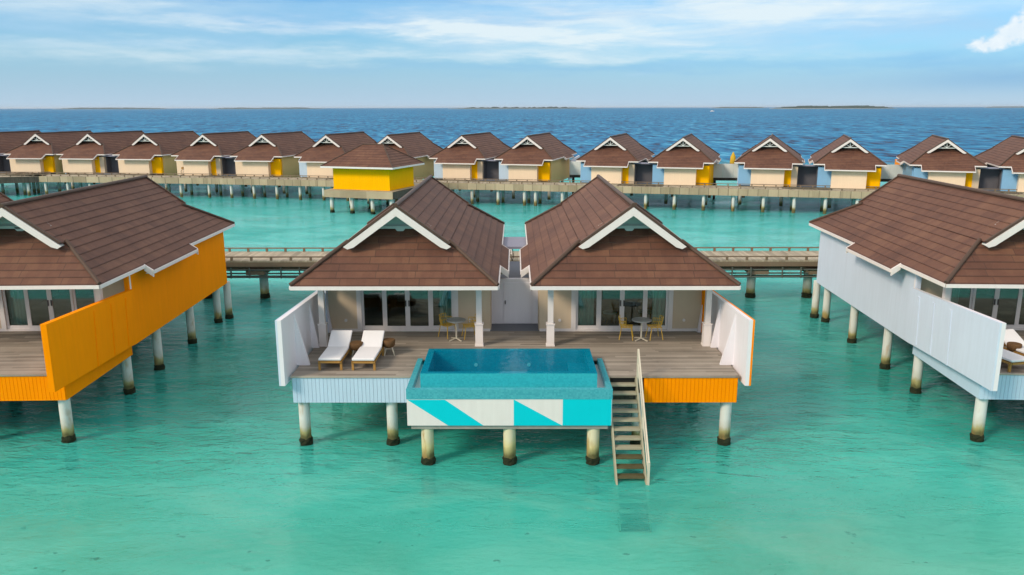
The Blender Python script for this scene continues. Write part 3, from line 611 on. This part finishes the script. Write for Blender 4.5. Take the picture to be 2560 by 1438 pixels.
house('overwater_villa', (*place(UC, -3.93, 0), DZ), 0, 'left villa of the middle pair, behind the two sun loungers', NG, side=-1, left=M['screenblue'], curtain=((1.15, 1.62),))
house('overwater_villa', (*place(UC, 3.93, 0), DZ), 0, 'right villa of the middle pair, behind the orange skirt and wooden stairs', NG, side=1, right=M['orange'], curtain=((-1.66, -1.0), (1.15, 1.62)))
house('overwater_villa', (*place(UL, 3.93, 0), DZ), R(1.8), 'villa with orange side wall at the left edge', NG, side=1, right=M['orange'], curtain=((-1.66, -1.0),))
house('overwater_villa', (*place(UL, -3.93, 0), DZ), R(1.8), 'villa cut off by the left edge, only a roof slope showing', NG, side=-1, left=M['screenblue'])
house('overwater_villa', (*place(UR, -3.93, 0), DZ), R(-2.6), 'villa with pale white side wall at the right edge', NG, side=-1, left=M['screenblue'], curtain=((-1.66, -1.2),))

# ------------------------------------------------------------ plunge pool
def make_pool():
    e = tag(empty('plunge_pool', (-.16, 22.0, 0)), 'turquoise infinity plunge pool with cyan and white striped front', 'pool')
    X = 2.99
    # outer trough wall
    o = MB(); t = .15; zb, zt = 1.30, 2.42
    o.box((-X, 0, zb), (X, t, 2.12)); o.box((-X, t, zb), (-X+t, 2.95, 2.12)); o.box((X-t, t, zb), (X, 2.95, 2.12)); o.box((-X+t, t, zb), (X-t, 2.95, 1.42))
    o.box((-X+t, t, 1.42), (X-t, .49, 2.22)); o.box((-X+t, .49, 1.42), (-2.65, 2.9, 2.22)); o.box((2.61, .49, 1.42), (X-t, 2.9, 2.22)); o = o.build('pool_wall', M['white'], e)
    b = MB(); g = .012
    b.box((-X-g, -g, 2.12), (X+g, t, zt)); b.box((-X-g, t, 2.12), (-X+t, 2.95, zt)); b.box((X-t, t, 2.12), (X+g, 2.95, zt)); b.build('mosaic_band', M['tile'], e)
    i = MB(); ix0, ix1, iy0, iy1 = -2.64, 2.60, .5, 3.0; w_ = .2; zt = 2.73
    i.box((ix0, iy0, 1.42), (ix1, iy0+w_, zt)); i.box((ix0, iy0+w_, 1.42), (ix0+w_, iy1-w_, zt)); i.box((ix1-w_, iy0+w_, 1.42), (ix1, iy1-w_, zt)); i.box((ix0, iy1-w_, 1.42), (ix1, iy1, zt)); i.build('basin_wall', M['pooledge'], e)
    f = MB(); f.box((ix0+w_, iy0+w_, 1.42), (ix1-w_, iy1-w_, 1.50)); f.build('basin_floor', M['pooltile'], e)
    s = MB(); s.box((ix1-w_-.55, iy0+w_, 1.5), (ix1-w_, iy1-w_, 2.32)); s.box((-.3, iy1-w_-.28, 1.5), (.35, iy1-w_, 2.0)); s.build('pool_bench', M['pooledge'], e)
    l = MB(); 
    for x in (-1.1, .62): l.tube([(x, iy1-w_-.02, 2.25), (x, iy1-w_+.01, 2.25)], .06, 10)
    l.build('pool_light', M['white'], e)
    MB().add([(ix0, iy0, 2.74), (ix1, iy0, 2.74), (ix1, iy1, 2.74), (ix0, iy1, 2.74)], [(0, 1, 2, 3)]).build('pool_water', M['poolwater'], e)
    c = MB(); K = 1/85.3; q = lambda px: -2.99+(px-1017)*K
    for poly in ([(q(1019), 2.10), (q(1112), 2.10), (q(1207), 1.302), (q(1119), 1.302)], [(q(1283), 2.11), (q(1404), 1.302), (q(1283), 1.302)], [(q(1405), 2.115), (q(1526), 2.115), (q(1526), 1.302), (q(1405), 1.302)]):
        c.prism(poly, -.006, 0)
    c.build('painted_panel', M['cyan'], e)
    MB().box((X, .02, 1.302), (X+.006, 2.9, 2.115)).build('painted_side', M['cyan'], e)
    MB().box((-X+.1, .06, 1.17), (X-.1, .46, 1.298)).build('beam', M['concrete'], e)
    for x in (-2.44, 0, 2.49):
        p = MB().tube([(x, .27, .12), (x, .27, 1.17)], .185, 16).build('piling', M['poolpile'], e)
        crust_mb(x, .27, .185, 0.0, 5).build('barnacle_crust', M['algae'], p)
    dr = MB(); rnd = random.Random(3)
    for k in range(90): 
        x = -2.5+5*rnd.random(); r_ = .008+.018*rnd.random(); dr.box((x-r_*2, .44, 2.221), (x+r_*2, .485, 2.221+r_*2.5))
    dr.build('overflow_splash', M['white'], e)
make_pool()
# ------------------------------------------------------------ stairs
def make_stairs():
    e = tag(empty('wooden_stairs', (3.3, 23.35, 0)), 'wooden stairs going down from the deck into the water', 'stairs')
    rise, run = .2, .213; n = 20; x0, x1 = -.39, .39
    for k in range(n):
        z = 2.35-rise*(k+1); y = -run*(k+.5)
        if z < -.95: break
        MB().box((x0, y-.13, z-.045), (x1, y+.13, z)).build('tread', M['wetwood'] if z < .7 else M['steptimber'], e)
    for sg, nm in ((-1, 'stringer'), (1, 'stringer')):
        MB().bar((sg*.42, .05, 2.27), (sg*.42, -3.40, -.97), .05, .24).build(nm, M['steptimber'], e)
    r = MB(); r.bar((.46, -.02, 3.22), (.46, -2.55, .66), .045, .06); r.bar((.46, -.02, 2.78), (.46, -2.5, .25), .03, .045)
    r = r.build('handrail', M['cream_metal'], e)
    for y, zb, zt in ((-.02, 1.5, 3.22), (-1.25, .9, 1.95), (-2.52, -.6, .70)): MB().box((.43, y-.035, zb), (.49, y+.035, zt)).build('rail_post', M['cream_metal'], e)
make_stairs()

# ------------------------------------------------------------ furniture
def rot4(x, y, z, rz=0, rx=0): return Matrix.Translation((x, y, z)) @ Matrix.Rotation(rz, 4, 'Z') @ Matrix.Rotation(rx, 4, 'X')
def make_lounger():
    e = empty('sun_lounger', (0, 0, 0)); W = .34
    f = MB()
    for sg in (-1, 1): f.box((sg*W-.025, 0, .24), (sg*W+.025, 1.95, .30))
    f.box((-W, 0, .24), (W, .06, .30)); f.box((-W, 1.9, .24), (W, 1.95, .30))
    for k in range(12): f.box((-W, .1+k*.11, .285), (W, .17+k*.11, .302))
    f.build('frame', M['teak'], e)
    for sx in (-1, 1):
        for y in (.04, 1.55): MB().box((sx*W-.035, y, 0), (sx*W+.035, y+.06, .26)).build('leg', M['teak'], e)
    m = MB(); prof = [(.0, .32), (.0, .40), (1.27, .40), (1.93, .78), (1.97, .72), (1.30, .32)]
    m.prism(prof, -.355, .355, axis='x'); o = m.build('mattress', M['fabric'], e)
    bv = o.modifiers.new('b', 'BEVEL'); bv.width = .025; bv.segments = 2
    b = MB(); b.bar((-.3, 1.3, .29), (-.3, 1.92, .66), .04); b.bar((.3, 1.3, .29), (.3, 1.92, .66), .04); b.bar((0, 1.75, .24), (0, 1.75, .56), .6, .03); b.build('backrest', M['teak'], e)
    return e
L0 = make_lounger(); reg(L0); LG = 'white sun loungers on the villa decks'
def put(src, first, loc, rz, label, cat, group):
    o = src if first else copy_tree(src); o.location = loc; o.rotation_euler = (0, 0, rz); tag(o, label, cat, group); return o
put(L0, True, (-5.80, 23.92, DZ), R(0), 'white mattress sun lounger nearest the white screen', 'sun lounger', LG)
put(L0, False, (-4.75, 23.9, DZ), R(-1), 'white mattress sun lounger nearer the plunge pool', 'sun lounger', LG)
put(L0, False, (15.72, 23.75, DZ), R(12), 'white sun lounger beside the long white screen on the right', 'sun lounger', LG)
put(L0, False, (16.8, 24.0, DZ), R(12), 'white sun lounger cut off by the right edge of the picture', 'sun lounger', LG)
def make_stool():
    e = empty('side_table', (0, 0, 0)); m = MB()
    m.tube([(0, 0, .26), (0, 0, .32), (0, 0, .50), (0, 0, .52)], .2, 18, radii=[.13, .2, .22, .20]); m.build('rattan_drum', M['rattan'], e)
    for k in range(4):
        a = R(45+90*k); MB().bar((.12*math.cos(a), .12*math.sin(a), .3), (.24*math.cos(a), .24*math.sin(a), 0), .022).build('leg', M['cream_metal'], e)
    return e
S0 = make_stool(); reg(S0)
put(S0, True, (-5.22, 25.3, DZ), .2, 'brown drum side table between the two sun loungers', 'side table', 'drum side tables by the loungers')
put(S0, False, (-4.2, 25.6, DZ), .2, 'dark drum side table on the pool side of the second lounger', 'side table', 'drum side tables by the loungers')
put(S0, False, (16.3, 25.1, DZ), .2, 'brown drum side table between loungers at the right edge', 'side table', 'drum side tables by the loungers')
def make_table():
    e = empty('bistro_table', (0, 0, 0)); MB().tube([(0, 0, .715), (0, 0, .745)], .35, 28).build('table_top', M['tablet'], e)
    MB().tube([(0, 0, .04), (0, 0, .715)], .03, 10).build('pedestal', M['cream_metal'], e)
    b = MB()
    for k in range(4): a = R(40+90*k); b.bar((0, 0, .07), (.3*math.cos(a), .3*math.sin(a), .02), .045, .03)
    b.build('foot', M['cream_metal'], e); return e
T0 = make_table(); reg(T0)
put(T0, True, (4.48, 27.3, DZ), 0, 'round grey bistro table with pale cross foot on the right deck', 'table', 'round bistro tables on the decks')
put(T0, False, (-2.07, 27.3, DZ), 0, 'round grey bistro table on the left deck beside a column', 'table', 'round bistro tables on the decks')
def make_chair():
    e = empty('wire_armchair', (0, 0, 0)); s = MB()  # faces +x
    for k in range(7): s.bar((-.2, -.22+.073*k, .44), (.22, -.22+.073*k, .45), .012)
    for k in range(5): s.bar((-.2+.1*k, -.23, .44), (-.2+.1*k, .23, .44), .012)
    s.build('seat', M['wire'], e)
    b = MB()
    for k in range(11):
        a = R(90+18*k); b.bar((.2*math.cos(a)-.02, .23*math.sin(a), .44), (.27*math.cos(a)-.03, .28*math.sin(a), .80 if 2 < k < 8 else .68), .013)
    for z, r_ in ((.56, .235), (.68, .25), (.80, .265)):
        ks = range(11) if z < .7 else range(3, 8)
        P_ = [(r_*math.cos(R(90+18*k))-.03, (r_+.015)*math.sin(R(90+18*k)), z) for k in ks]; b.tube(P_, .010, 5)
    b.build('backrest', M['wire'], e)
    for sx in (-1, 1):
        for sy in (-1, 1): MB().tube([(sx*.17, sy*.18, .44), (sx*.24, sy*.24, 0)], .013, 6).build('leg', M['wire'], e)
    return e
K0 = make_chair(); reg(K0); KG = 'yellow wire armchairs around the bistro tables'
put(K0, True, (3.98, 27.5, DZ), R(-10), 'yellow wire armchair left of the table on the right deck', 'chair', KG)
put(K0, False, (4.98, 27.5, DZ), R(190), 'yellow wire armchair right of the table on the right deck', 'chair', KG)
put(K0, False, (-2.42, 27.75, DZ), R(-40), 'yellow wire armchair left of the table on the left deck', 'chair', KG)
put(K0, False, (-1.62, 27.65, DZ), R(195), 'yellow wire armchair between left deck table and column', 'chair', KG)
# ------------------------------------------------------------ inside the rooms
def make_bed(x, label):
    e = tag(empty('bed', (x, 32.0, DZ)), label, 'bed', 'beds behind the sliding doors')
    m = MB().box((-.95, 0, .25), (.95, 2.0, .55)).build('mattress', M['linen'], e); bv = m.modifiers.new('b', 'BEVEL'); bv.width = .06; bv.segments = 2
    MB().box((-1.0, 0, .05), (1.0, 2.05, .25)).build('bed_base', M['towel'], e); MB().box((-1.1, 2.05, .05), (1.1, 2.13, 1.2)).build('headboard', M['towel'], e)
    for sg in (-1, 1): MB().box((sg*.45-.33, 1.6, .55), (sg*.45+.33, 1.95, .70)).build('pillow', M['fabric'], e)
make_bed(-3.9, 'bed in the dark room of the left middle villa'); make_bed(4.3, 'bed in the dark room of the right middle villa')
def make_armchair(x, y, rz, label):
    e = tag(empty('rattan_armchair', (x, y, DZ), rz), label, 'armchair', 'rattan armchairs behind the glass')
    m = MB(); vs = []; n = 16
    for i, (z, r_) in enumerate(((.18, .22), (.40, .33), (.62, .36), (.85, .33))):
        for j in range(n): a = 2*math.pi*j/n; zz = z if math.sin(a) > -.2 or i < 2 else .42; vs.append((r_*math.cos(a), r_*math.sin(a), zz))
    m.add(vs, [(i*n+j, i*n+(j+1) % n, (i+1)*n+(j+1) % n, (i+1)*n+j) for i in range(3) for j in range(n)], sm=True); m.build('shell', M['teak'], e)
    MB().tube([(0, -.02, .38), (0, -.02, .45)], .27, 16).build('cushion', M['curtain'], e)
    for k in range(4): a = R(45+90*k); MB().bar((.15*math.cos(a), .15*math.sin(a), .2), (.25*math.cos(a), .25*math.sin(a), 0), .03).build('leg', M['teak'], e)
make_armchair(3.62, 29.6, .2, 'rattan armchair behind the glass of the right middle villa'); make_armchair(5.0, 29.7, -.3, 'rattan armchair behind the yellow chairs, inside right villa')

# ------------------------------------------------------------ walkway behind the front row
def frame_x(p, q): 
    d = Vector((q[0]-p[0], q[1]-p[1])); return d.length, math.atan2(d.y, d.x)
def walkway():
    y0, y1 = 42.4, 45.3; e = tag(empty('boardwalk', (0, (y0+y1)/2, 0)), 'straight boardwalk on thick pilings behind the front villas', 'boardwalk')
    h = (y1-y0)/2; X0, X1 = -48, 48
    MB().box((X0, -h, 2.27), (X1, h, 2.35)).build('deck_boards', M['jetty'], e)
    f = MB()
    for y in (-h, h-.08): f.box((X0, y, 2.02), (X1, y+.08, 2.265))
    f.build('edge_beam', M['railwood'], e)
    s = MB()
    for y in (-1.0, 0, 1.0): s.box((X0, y-.07, 1.80), (X1, y+.07, 2.265))
    s.build('joist', M['railwood'], e)
    for y in (-h+.06, h-.06):
        b = MB().box((X0, y-.05, 2.52), (X1, y+.05, 2.58)); x = X0+.6
        while x < X1: b.box((x-.06, y-.045, 2.35), (x+.06, y+.045, 2.521)); x += 1.07
        b.build('kerb_rail', M['railwood'], e)
    for y, z in ((-h-.12, 1.86), (-h-.05, 1.66), (-h+.1, 1.48), (-h-.2, 1.48)): p = MB().tube([(X0, y, z), (X1, y, z)], .045, 6).build('service_pipe', M['pipe'], e)
    x = X0+.3
    while x < X1:
        for q in (x, x+1): MB().box((q-.02, -h-.26, 1.42), (q+.02, -h-.1, 2.0)).build('pipe_bracket', M['pipe'], e)
        x += 2.7
    for x in (-32.3, -29.1, -26, -17.2, -14.03, -10.9, -7.8, -4.7, -1.6, 1.5, 4.6, 7.1, 10.1, 13.2, 16.35, 19.5, 31, 34):
        MB().box((x-.5, -h-.1, 1.58), (x+.5, h+.05, 1.82)).build('cross_beam', M['railwood'], e)
        for y in (-.15,):
            q = MB().tube([(x, y, .2), (x, y, 1.58)], .24, 14).build('piling', M['pile'], e); crust_mb(x, y, .24, .05).build('barnacle_crust', M['algae'], q)
walkway()

# ------------------------------------------------------------ back row
def jetty(name, pts, width, label, th=.70, post=2.95, rail=True, fm='jettyfascia', pr=.17):
    e = tag(empty(name, (pts[0][0], pts[0][1], 0)), label, 'jetty'); O = Vector((pts[0][0], pts[0][1], 0))
    dk = MB(); fs = MB(); un = MB(); rl = MB()
    for a, b in zip(pts, pts[1:]):
        A = Vector((*a, 0))-O; B = Vector((*b, 0))-O; d = (B-A).normalized(); n = Vector((-d.y, d.x, 0)); L = (B-A).length
        T = Matrix.Translation(A) @ Matrix.Rotation(math.atan2(d.y, d.x), 4, 'Z')
        dk.box((-.02, 0, 2.30), (L+.02, width, 2.35), M4=T); fs.box((-.02, -.06, 2.33-th), (L+.02, 0, 2.32), M4=T); fs.box((-.02, width, 2.33-th), (L+.02, width+.06, 2.32), M4=T); un.box((0, .03, 2.0), (L, width-.03, 2.29), M4=T)
        if rail:
            for y in (.12, width-.12):
                rl.box((0, y-.05, 2.52), (L, y+.05, 2.58), M4=T); x = .5
                while x < L: rl.box((x-.06, y-.045, 2.35), (x+.06, y+.045, 2.52), M4=T); x += 1.2
        x = .8
        while x < L:
            for y in (.35, width-.4):
                p = T @ Vector((x, y, 0)); MB().tube([(p.x, p.y, -1.7), (p.x, p.y, 2.05)], pr, 10).build('piling', M['pile'], e)
            x += post
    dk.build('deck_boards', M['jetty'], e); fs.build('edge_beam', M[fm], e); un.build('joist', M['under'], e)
    if rail: rl.build('kerb_rail', M['railwood'], e)
    return e
jetty('jetty', [(-70, 99.6), (-37.2, 95.15), (1.4, 86.45), (54, 73.6)], 3.1, 'long pale timber jetty in front of the back row villas')
jetty('jetty', [(-95, 84.0), (-57.4, 98.2)], 4.0, 'dark edged jetty joining from the left behind the left villa', .75, 3.4, fm='darkwood')
BG = 'villas of the distant back row'
pairs = [((-81.5, 107.2), 5, None), ((-65.8, 105.4), 6, 'khaki'), ((-50.8, 103.5), 9, 'khaki'), ((-34.8, 100.1), 10, 'khaki'), ((-18.8, 96.7), 12.5, 'khaki'), ((-2.35, 93.5), 15, 'khaki'), ((14.3, 88.3), 16.5, 'yellow'), ((30.7, 84.6), 18.5, 'yellow'), ((47.3, 80.6), 20, 'yellow')]
labs = [None, ('', 'back row villa at far left, its roof reaching the left edge'), ('second back row villa from the left, over the left villa roof', 'third back row villa from the left, beside yellow wall'),
 ('fourth back row villa from the left', 'fifth back row villa from the left, with wide pale yellow side'), ('back row villa just left of the yellow hut', 'back row villa right behind the yellow hut roof'),
 ('back row villa framed between the two middle roofs, left one', 'back row villa framed between the two middle roofs, right one'), ('back row villa above the right middle roof, blue panel at its left', 'back row villa with bright yellow corner left of the parasol'),
 ('back row villa with dark gap at its right, near the parasol', 'back row villa with golden corner by the right grey screen'), ('back row villa with bright blue side wall', 'rightmost back row villa cut by the picture edge')]
labs[1] = ('leftmost back row villa, mostly beyond the left edge', 'back row villa nearest the left edge with orange-yellow corner')
bd0 = None
decklabs = [None, 'pale deck under the leftmost back row villas', 'pale deck under the second back row pair from the left', 'pale deck under the third back row pair from the left', 'pale deck under the pair behind the yellow hut', 'pale deck under the back row pair between the middle roofs', 'pale deck under the back row pair left of the parasol', 'pale deck under the back row pair right of the parasol', 'pale deck under the rightmost back row pair']
for k, ((cx, cy), yaw, col) in enumerate(pairs):
    if k == 0: continue
    a = R(yaw); rz = math.pi-a; d = Vector((math.sin(a), math.cos(a))); t = Vector((math.cos(a), -math.sin(a)))
    # houses: camera-facing apex sits 12.4 m from the far eave
    for j, sg in enumerate((-1, 1)):
        p = Vector((cx, cy))+t*(3.93*sg)+d*12.4
        lb = M['cream'] if k <= 3 else M['bluewhite'] if k <= 5 else M['sky']
        outm = {'khaki': M['khaki'], 'yellow': M['yellow']}[col]
        # local x is mirrored (rotated half a turn): picture-right is local -x
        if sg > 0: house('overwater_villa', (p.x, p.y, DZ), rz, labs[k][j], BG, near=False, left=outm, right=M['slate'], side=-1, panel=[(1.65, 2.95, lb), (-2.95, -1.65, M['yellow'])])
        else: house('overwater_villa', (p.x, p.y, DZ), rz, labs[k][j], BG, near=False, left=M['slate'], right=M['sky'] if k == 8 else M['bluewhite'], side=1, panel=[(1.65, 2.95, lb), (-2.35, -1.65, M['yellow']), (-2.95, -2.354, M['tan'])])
    q = Vector((cx, cy))+d*12.4
    if bd0 is None:
        bd0 = deck_unit('villa_deck', (q.x, q.y, DZ), rz, decklabs[k], pool=False, near=False); reg(bd0); 
    else:
        o = copy_tree(bd0); o.location = (q.x, q.y, DZ); o.rotation_euler = (0, 0, rz); tag(o, decklabs[k], 'deck', 'decks of the villa pairs')
# grey screens of the far terraces seen in the gaps
def far_screen(x, y, wd, rz, label):
    e = tag(empty('terrace_screen', (x, y, 2.2), rz), label, 'screen', 'grey terrace screens in the gaps of the back row')
    m = MB(); n = max(2, round(wd/1.4))
    for i in range(n): m.box((i*wd/n+.01, 0, .32), ((i+1)*wd/n-.01, .08, 1.9))
    m.build('panel', M['gable'], e); MB().box((0, -.05, 0), (wd, .9, .30)).build('base_beam', M['under'], e)
    for i in range(2):
        p = MB(); p.tube([(.4+i*(wd-.8), .4, -3.9), (.4+i*(wd-.8), .4, 0)], .14, 8); p.build('piling', M['under'], e)
far_screen(6.6, 96.5, 2.6, -.18, 'grey screen in the gap left of the right middle roof')
far_screen(22.6, 92.3, 3.6, -.12, 'grey screen in the gap under the yellow parasol')
far_screen(40.6, 90.5, 4.2, -.15, 'grey screen in the gap between golden corner and blue wall')
pe = tag(empty('parasol', (25.2, 93.4, 2.4)), 'folded yellow parasol above the grey terrace screen', 'parasol')
MB().tube([(0, 0, 0), (0, 0, 2.9)], .04, 8).build('pole', M['white'], pe)
MB().tube([(0, 0, 1.55), (0, 0, 1.7), (0, 0, 2.4), (0, 0, 2.95)], .3, 10, radii=[.26, .36, .30, .05]).build('canopy', M['parasol'], pe)

# yellow service hut
def hut():
    yaw = -18; a = R(yaw); e = tag(empty('service_hut', (-15.38, 80.5, DZ), a), 'bright yellow hut with brown hipped roof on its own platform', 'hut')
    W, D = 3.15, 5.6
    MB().box((-W, 0, .15), (W, D, 2.4)).build('wall', M['yellow'], e)
    MB().box((-W-.03, -.03, 0), (W+.03, D+.03, .15)).build('plinth', M['yellow'], e)
    m = MB(); ex, y0, y1, ze, zr, rx = W+.85, -.9, D+.9, 2.32, 4.35, 1.15; yc = (y0+y1)/2
    n = 9
    for sd in range(4):
        for i in range(n):
            f, g = i/n, (i+1)/n
            def ring(q, up): return [(-ex+(ex-rx)*q, y0+(yc-y0)*q, ze+(zr-ze)*q+up), (ex-(ex-rx)*q, y0+(yc-y0)*q, ze+(zr-ze)*q+up), (ex-(ex-rx)*q, y1-(y1-yc)*q, ze+(zr-ze)*q+up), (-ex+(ex-rx)*q, y1-(y1-yc)*q, ze+(zr-ze)*q+up)]
            A, B = ring(f, .035), ring(g, 0); p, q = A[sd], A[(sd+1) % 4]; r_, s_ = B[(sd+1) % 4], B[sd]; ax = sd % 2
            m.add([p, q, r_, s_], [(0, 1, 2, 3)], [[(p[ax], i), (q[ax], i), (r_[ax], i+.98), (s_[ax], i+.98)]])
            if i: lo = ring(f, 0); m.add([lo[sd], lo[(sd+1) % 4], q, p], [(0, 1, 2, 3)], [[(0, i)]*4])
    r = m.build('roof', M['roof'], e)
    c = MB(); c.tube([(-rx, yc, zr+.03), (rx, yc, zr+.03)], .08, 6)
    for sx in (-1, 1):
        for y in (y0, y1): c.tube([(sx*ex, y, ze+.03), (sx*rx, yc, zr+.03)], .07, 6)
    c.build('ridge_cap', M['cap'], r)
    f = MB(); f.box((-ex, y0-.04, ze-.14), (ex, y0, ze+.03)); f.box((-ex, y1, ze-.14), (ex, y1+.04, ze+.03)); f.box((-ex-.04, y0, ze-.14), (-ex, y1, ze+.03)); f.box((ex, y0, ze-.14), (ex+.04, y1, ze+.03)); f.build('eave_fascia', M['white'], r)
    MB().box((-ex+.02, y0+.02, ze-.08), (ex-.02, y1-.02, ze-.05)).build('soffit', M['soffit'], r)
    return e
hut()
def platform():
    a = R(-18); e = tag(empty('hut_platform', (-15.38, 80.5, 0), a), 'timber platform on pilings under the yellow hut', 'platform')
    MB().box((-3.7, -.9, 2.27), (3.9, 8.6, 2.34)).build('deck_boards', M['jetty'], e)
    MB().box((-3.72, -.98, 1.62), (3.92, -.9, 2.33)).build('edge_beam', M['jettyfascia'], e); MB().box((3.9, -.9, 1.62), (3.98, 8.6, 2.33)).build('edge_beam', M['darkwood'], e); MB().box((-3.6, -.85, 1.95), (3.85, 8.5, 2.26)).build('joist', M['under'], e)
    for x in (-3.2, -.9, 1.4, 3.5):
        for y in (-.4, 3.5, 7.5): q = MB().tube([(x, y, .1), (x, y, 1.95)], .2, 12).build('piling', M['pile'], e); crust_mb(x, y, .2, .05).build('barnacle_crust', M['algae'], q)
platform()

def make_bicycle():
    e = empty('bicycle', (0, 0, 0))
    for y in (-.5, .5):
        w_ = MB(); w_.tube([(0, y+.33*math.cos(t), .34+.33*math.sin(t)) for t in [2*math.pi*i/20 for i in range(21)]], .022, 6, caps=False)
        for i in range(8): t = math.pi*i/4; w_.bar((0, y, .34), (0, y+.32*math.cos(t), .34+.32*math.sin(t)), .006)
        w_.build('wheel', M['rope'], e)
    f = MB()
    for p, q in (((0, -.5, .34), (0, -.1, .32)), ((0, -.1, .32), (0, -.22, .85)), ((0, -.5, .34), (0, -.2, .72)), ((0, -.1, .32), (0, .33, .78)), ((0, -.2, .7), (0, .34, .82)), ((0, .5, .34), (0, .32, .98))): f.tube([p, q], .02, 6)
    f.build('frame', M['white'], e)
    MB().bar((0, -.33, .9), (0, -.1, .9), .14, .06).build('saddle', M['rope'], e)
    MB().bar((-.28, .28, 1.0), (.28, .28, 1.0), .03).build('handlebar', M['metal'], e)
    b = MB(); b.box((-.17, .38, .72), (.17, .62, .74)); b.box((-.17, .38, .74), (-.15, .62, .95)); b.box((.15, .38, .74), (.17, .62, .95)); b.box((-.15, .38, .74), (.15, .40, .95)); b.box((-.15, .60, .74), (.15, .62, .95)); b.build('basket', M['teak'], e)
    return e
B0 = make_bicycle(); reg(B0)
put(B0, True, (-.25, 42.9, DZ), R(12), 'white framed bicycle at the far end of the passage between the middle roofs', 'bicycle', None)
put(B0, False, (-40.4, 99.2, DZ), R(75), 'small bicycle by the pale wall of the back row, over the left roof ridge', 'bicycle', None)

# ------------------------------------------------------------ sea air
def haze():
    m, nt, out = newmat('sea_haze'); v = N(nt, 'ShaderNodeVolumePrincipled', ins={'Color': (.80, .90, 1, 1), 'Density': .00003, 'Anisotropy': .2}); nt.links.new(v.outputs[0], out.inputs['Volume'])
    tag(MB().box((-41000, -400, -2), (41000, 46000, 40)).build('haze', m), kind='stuff')
haze()
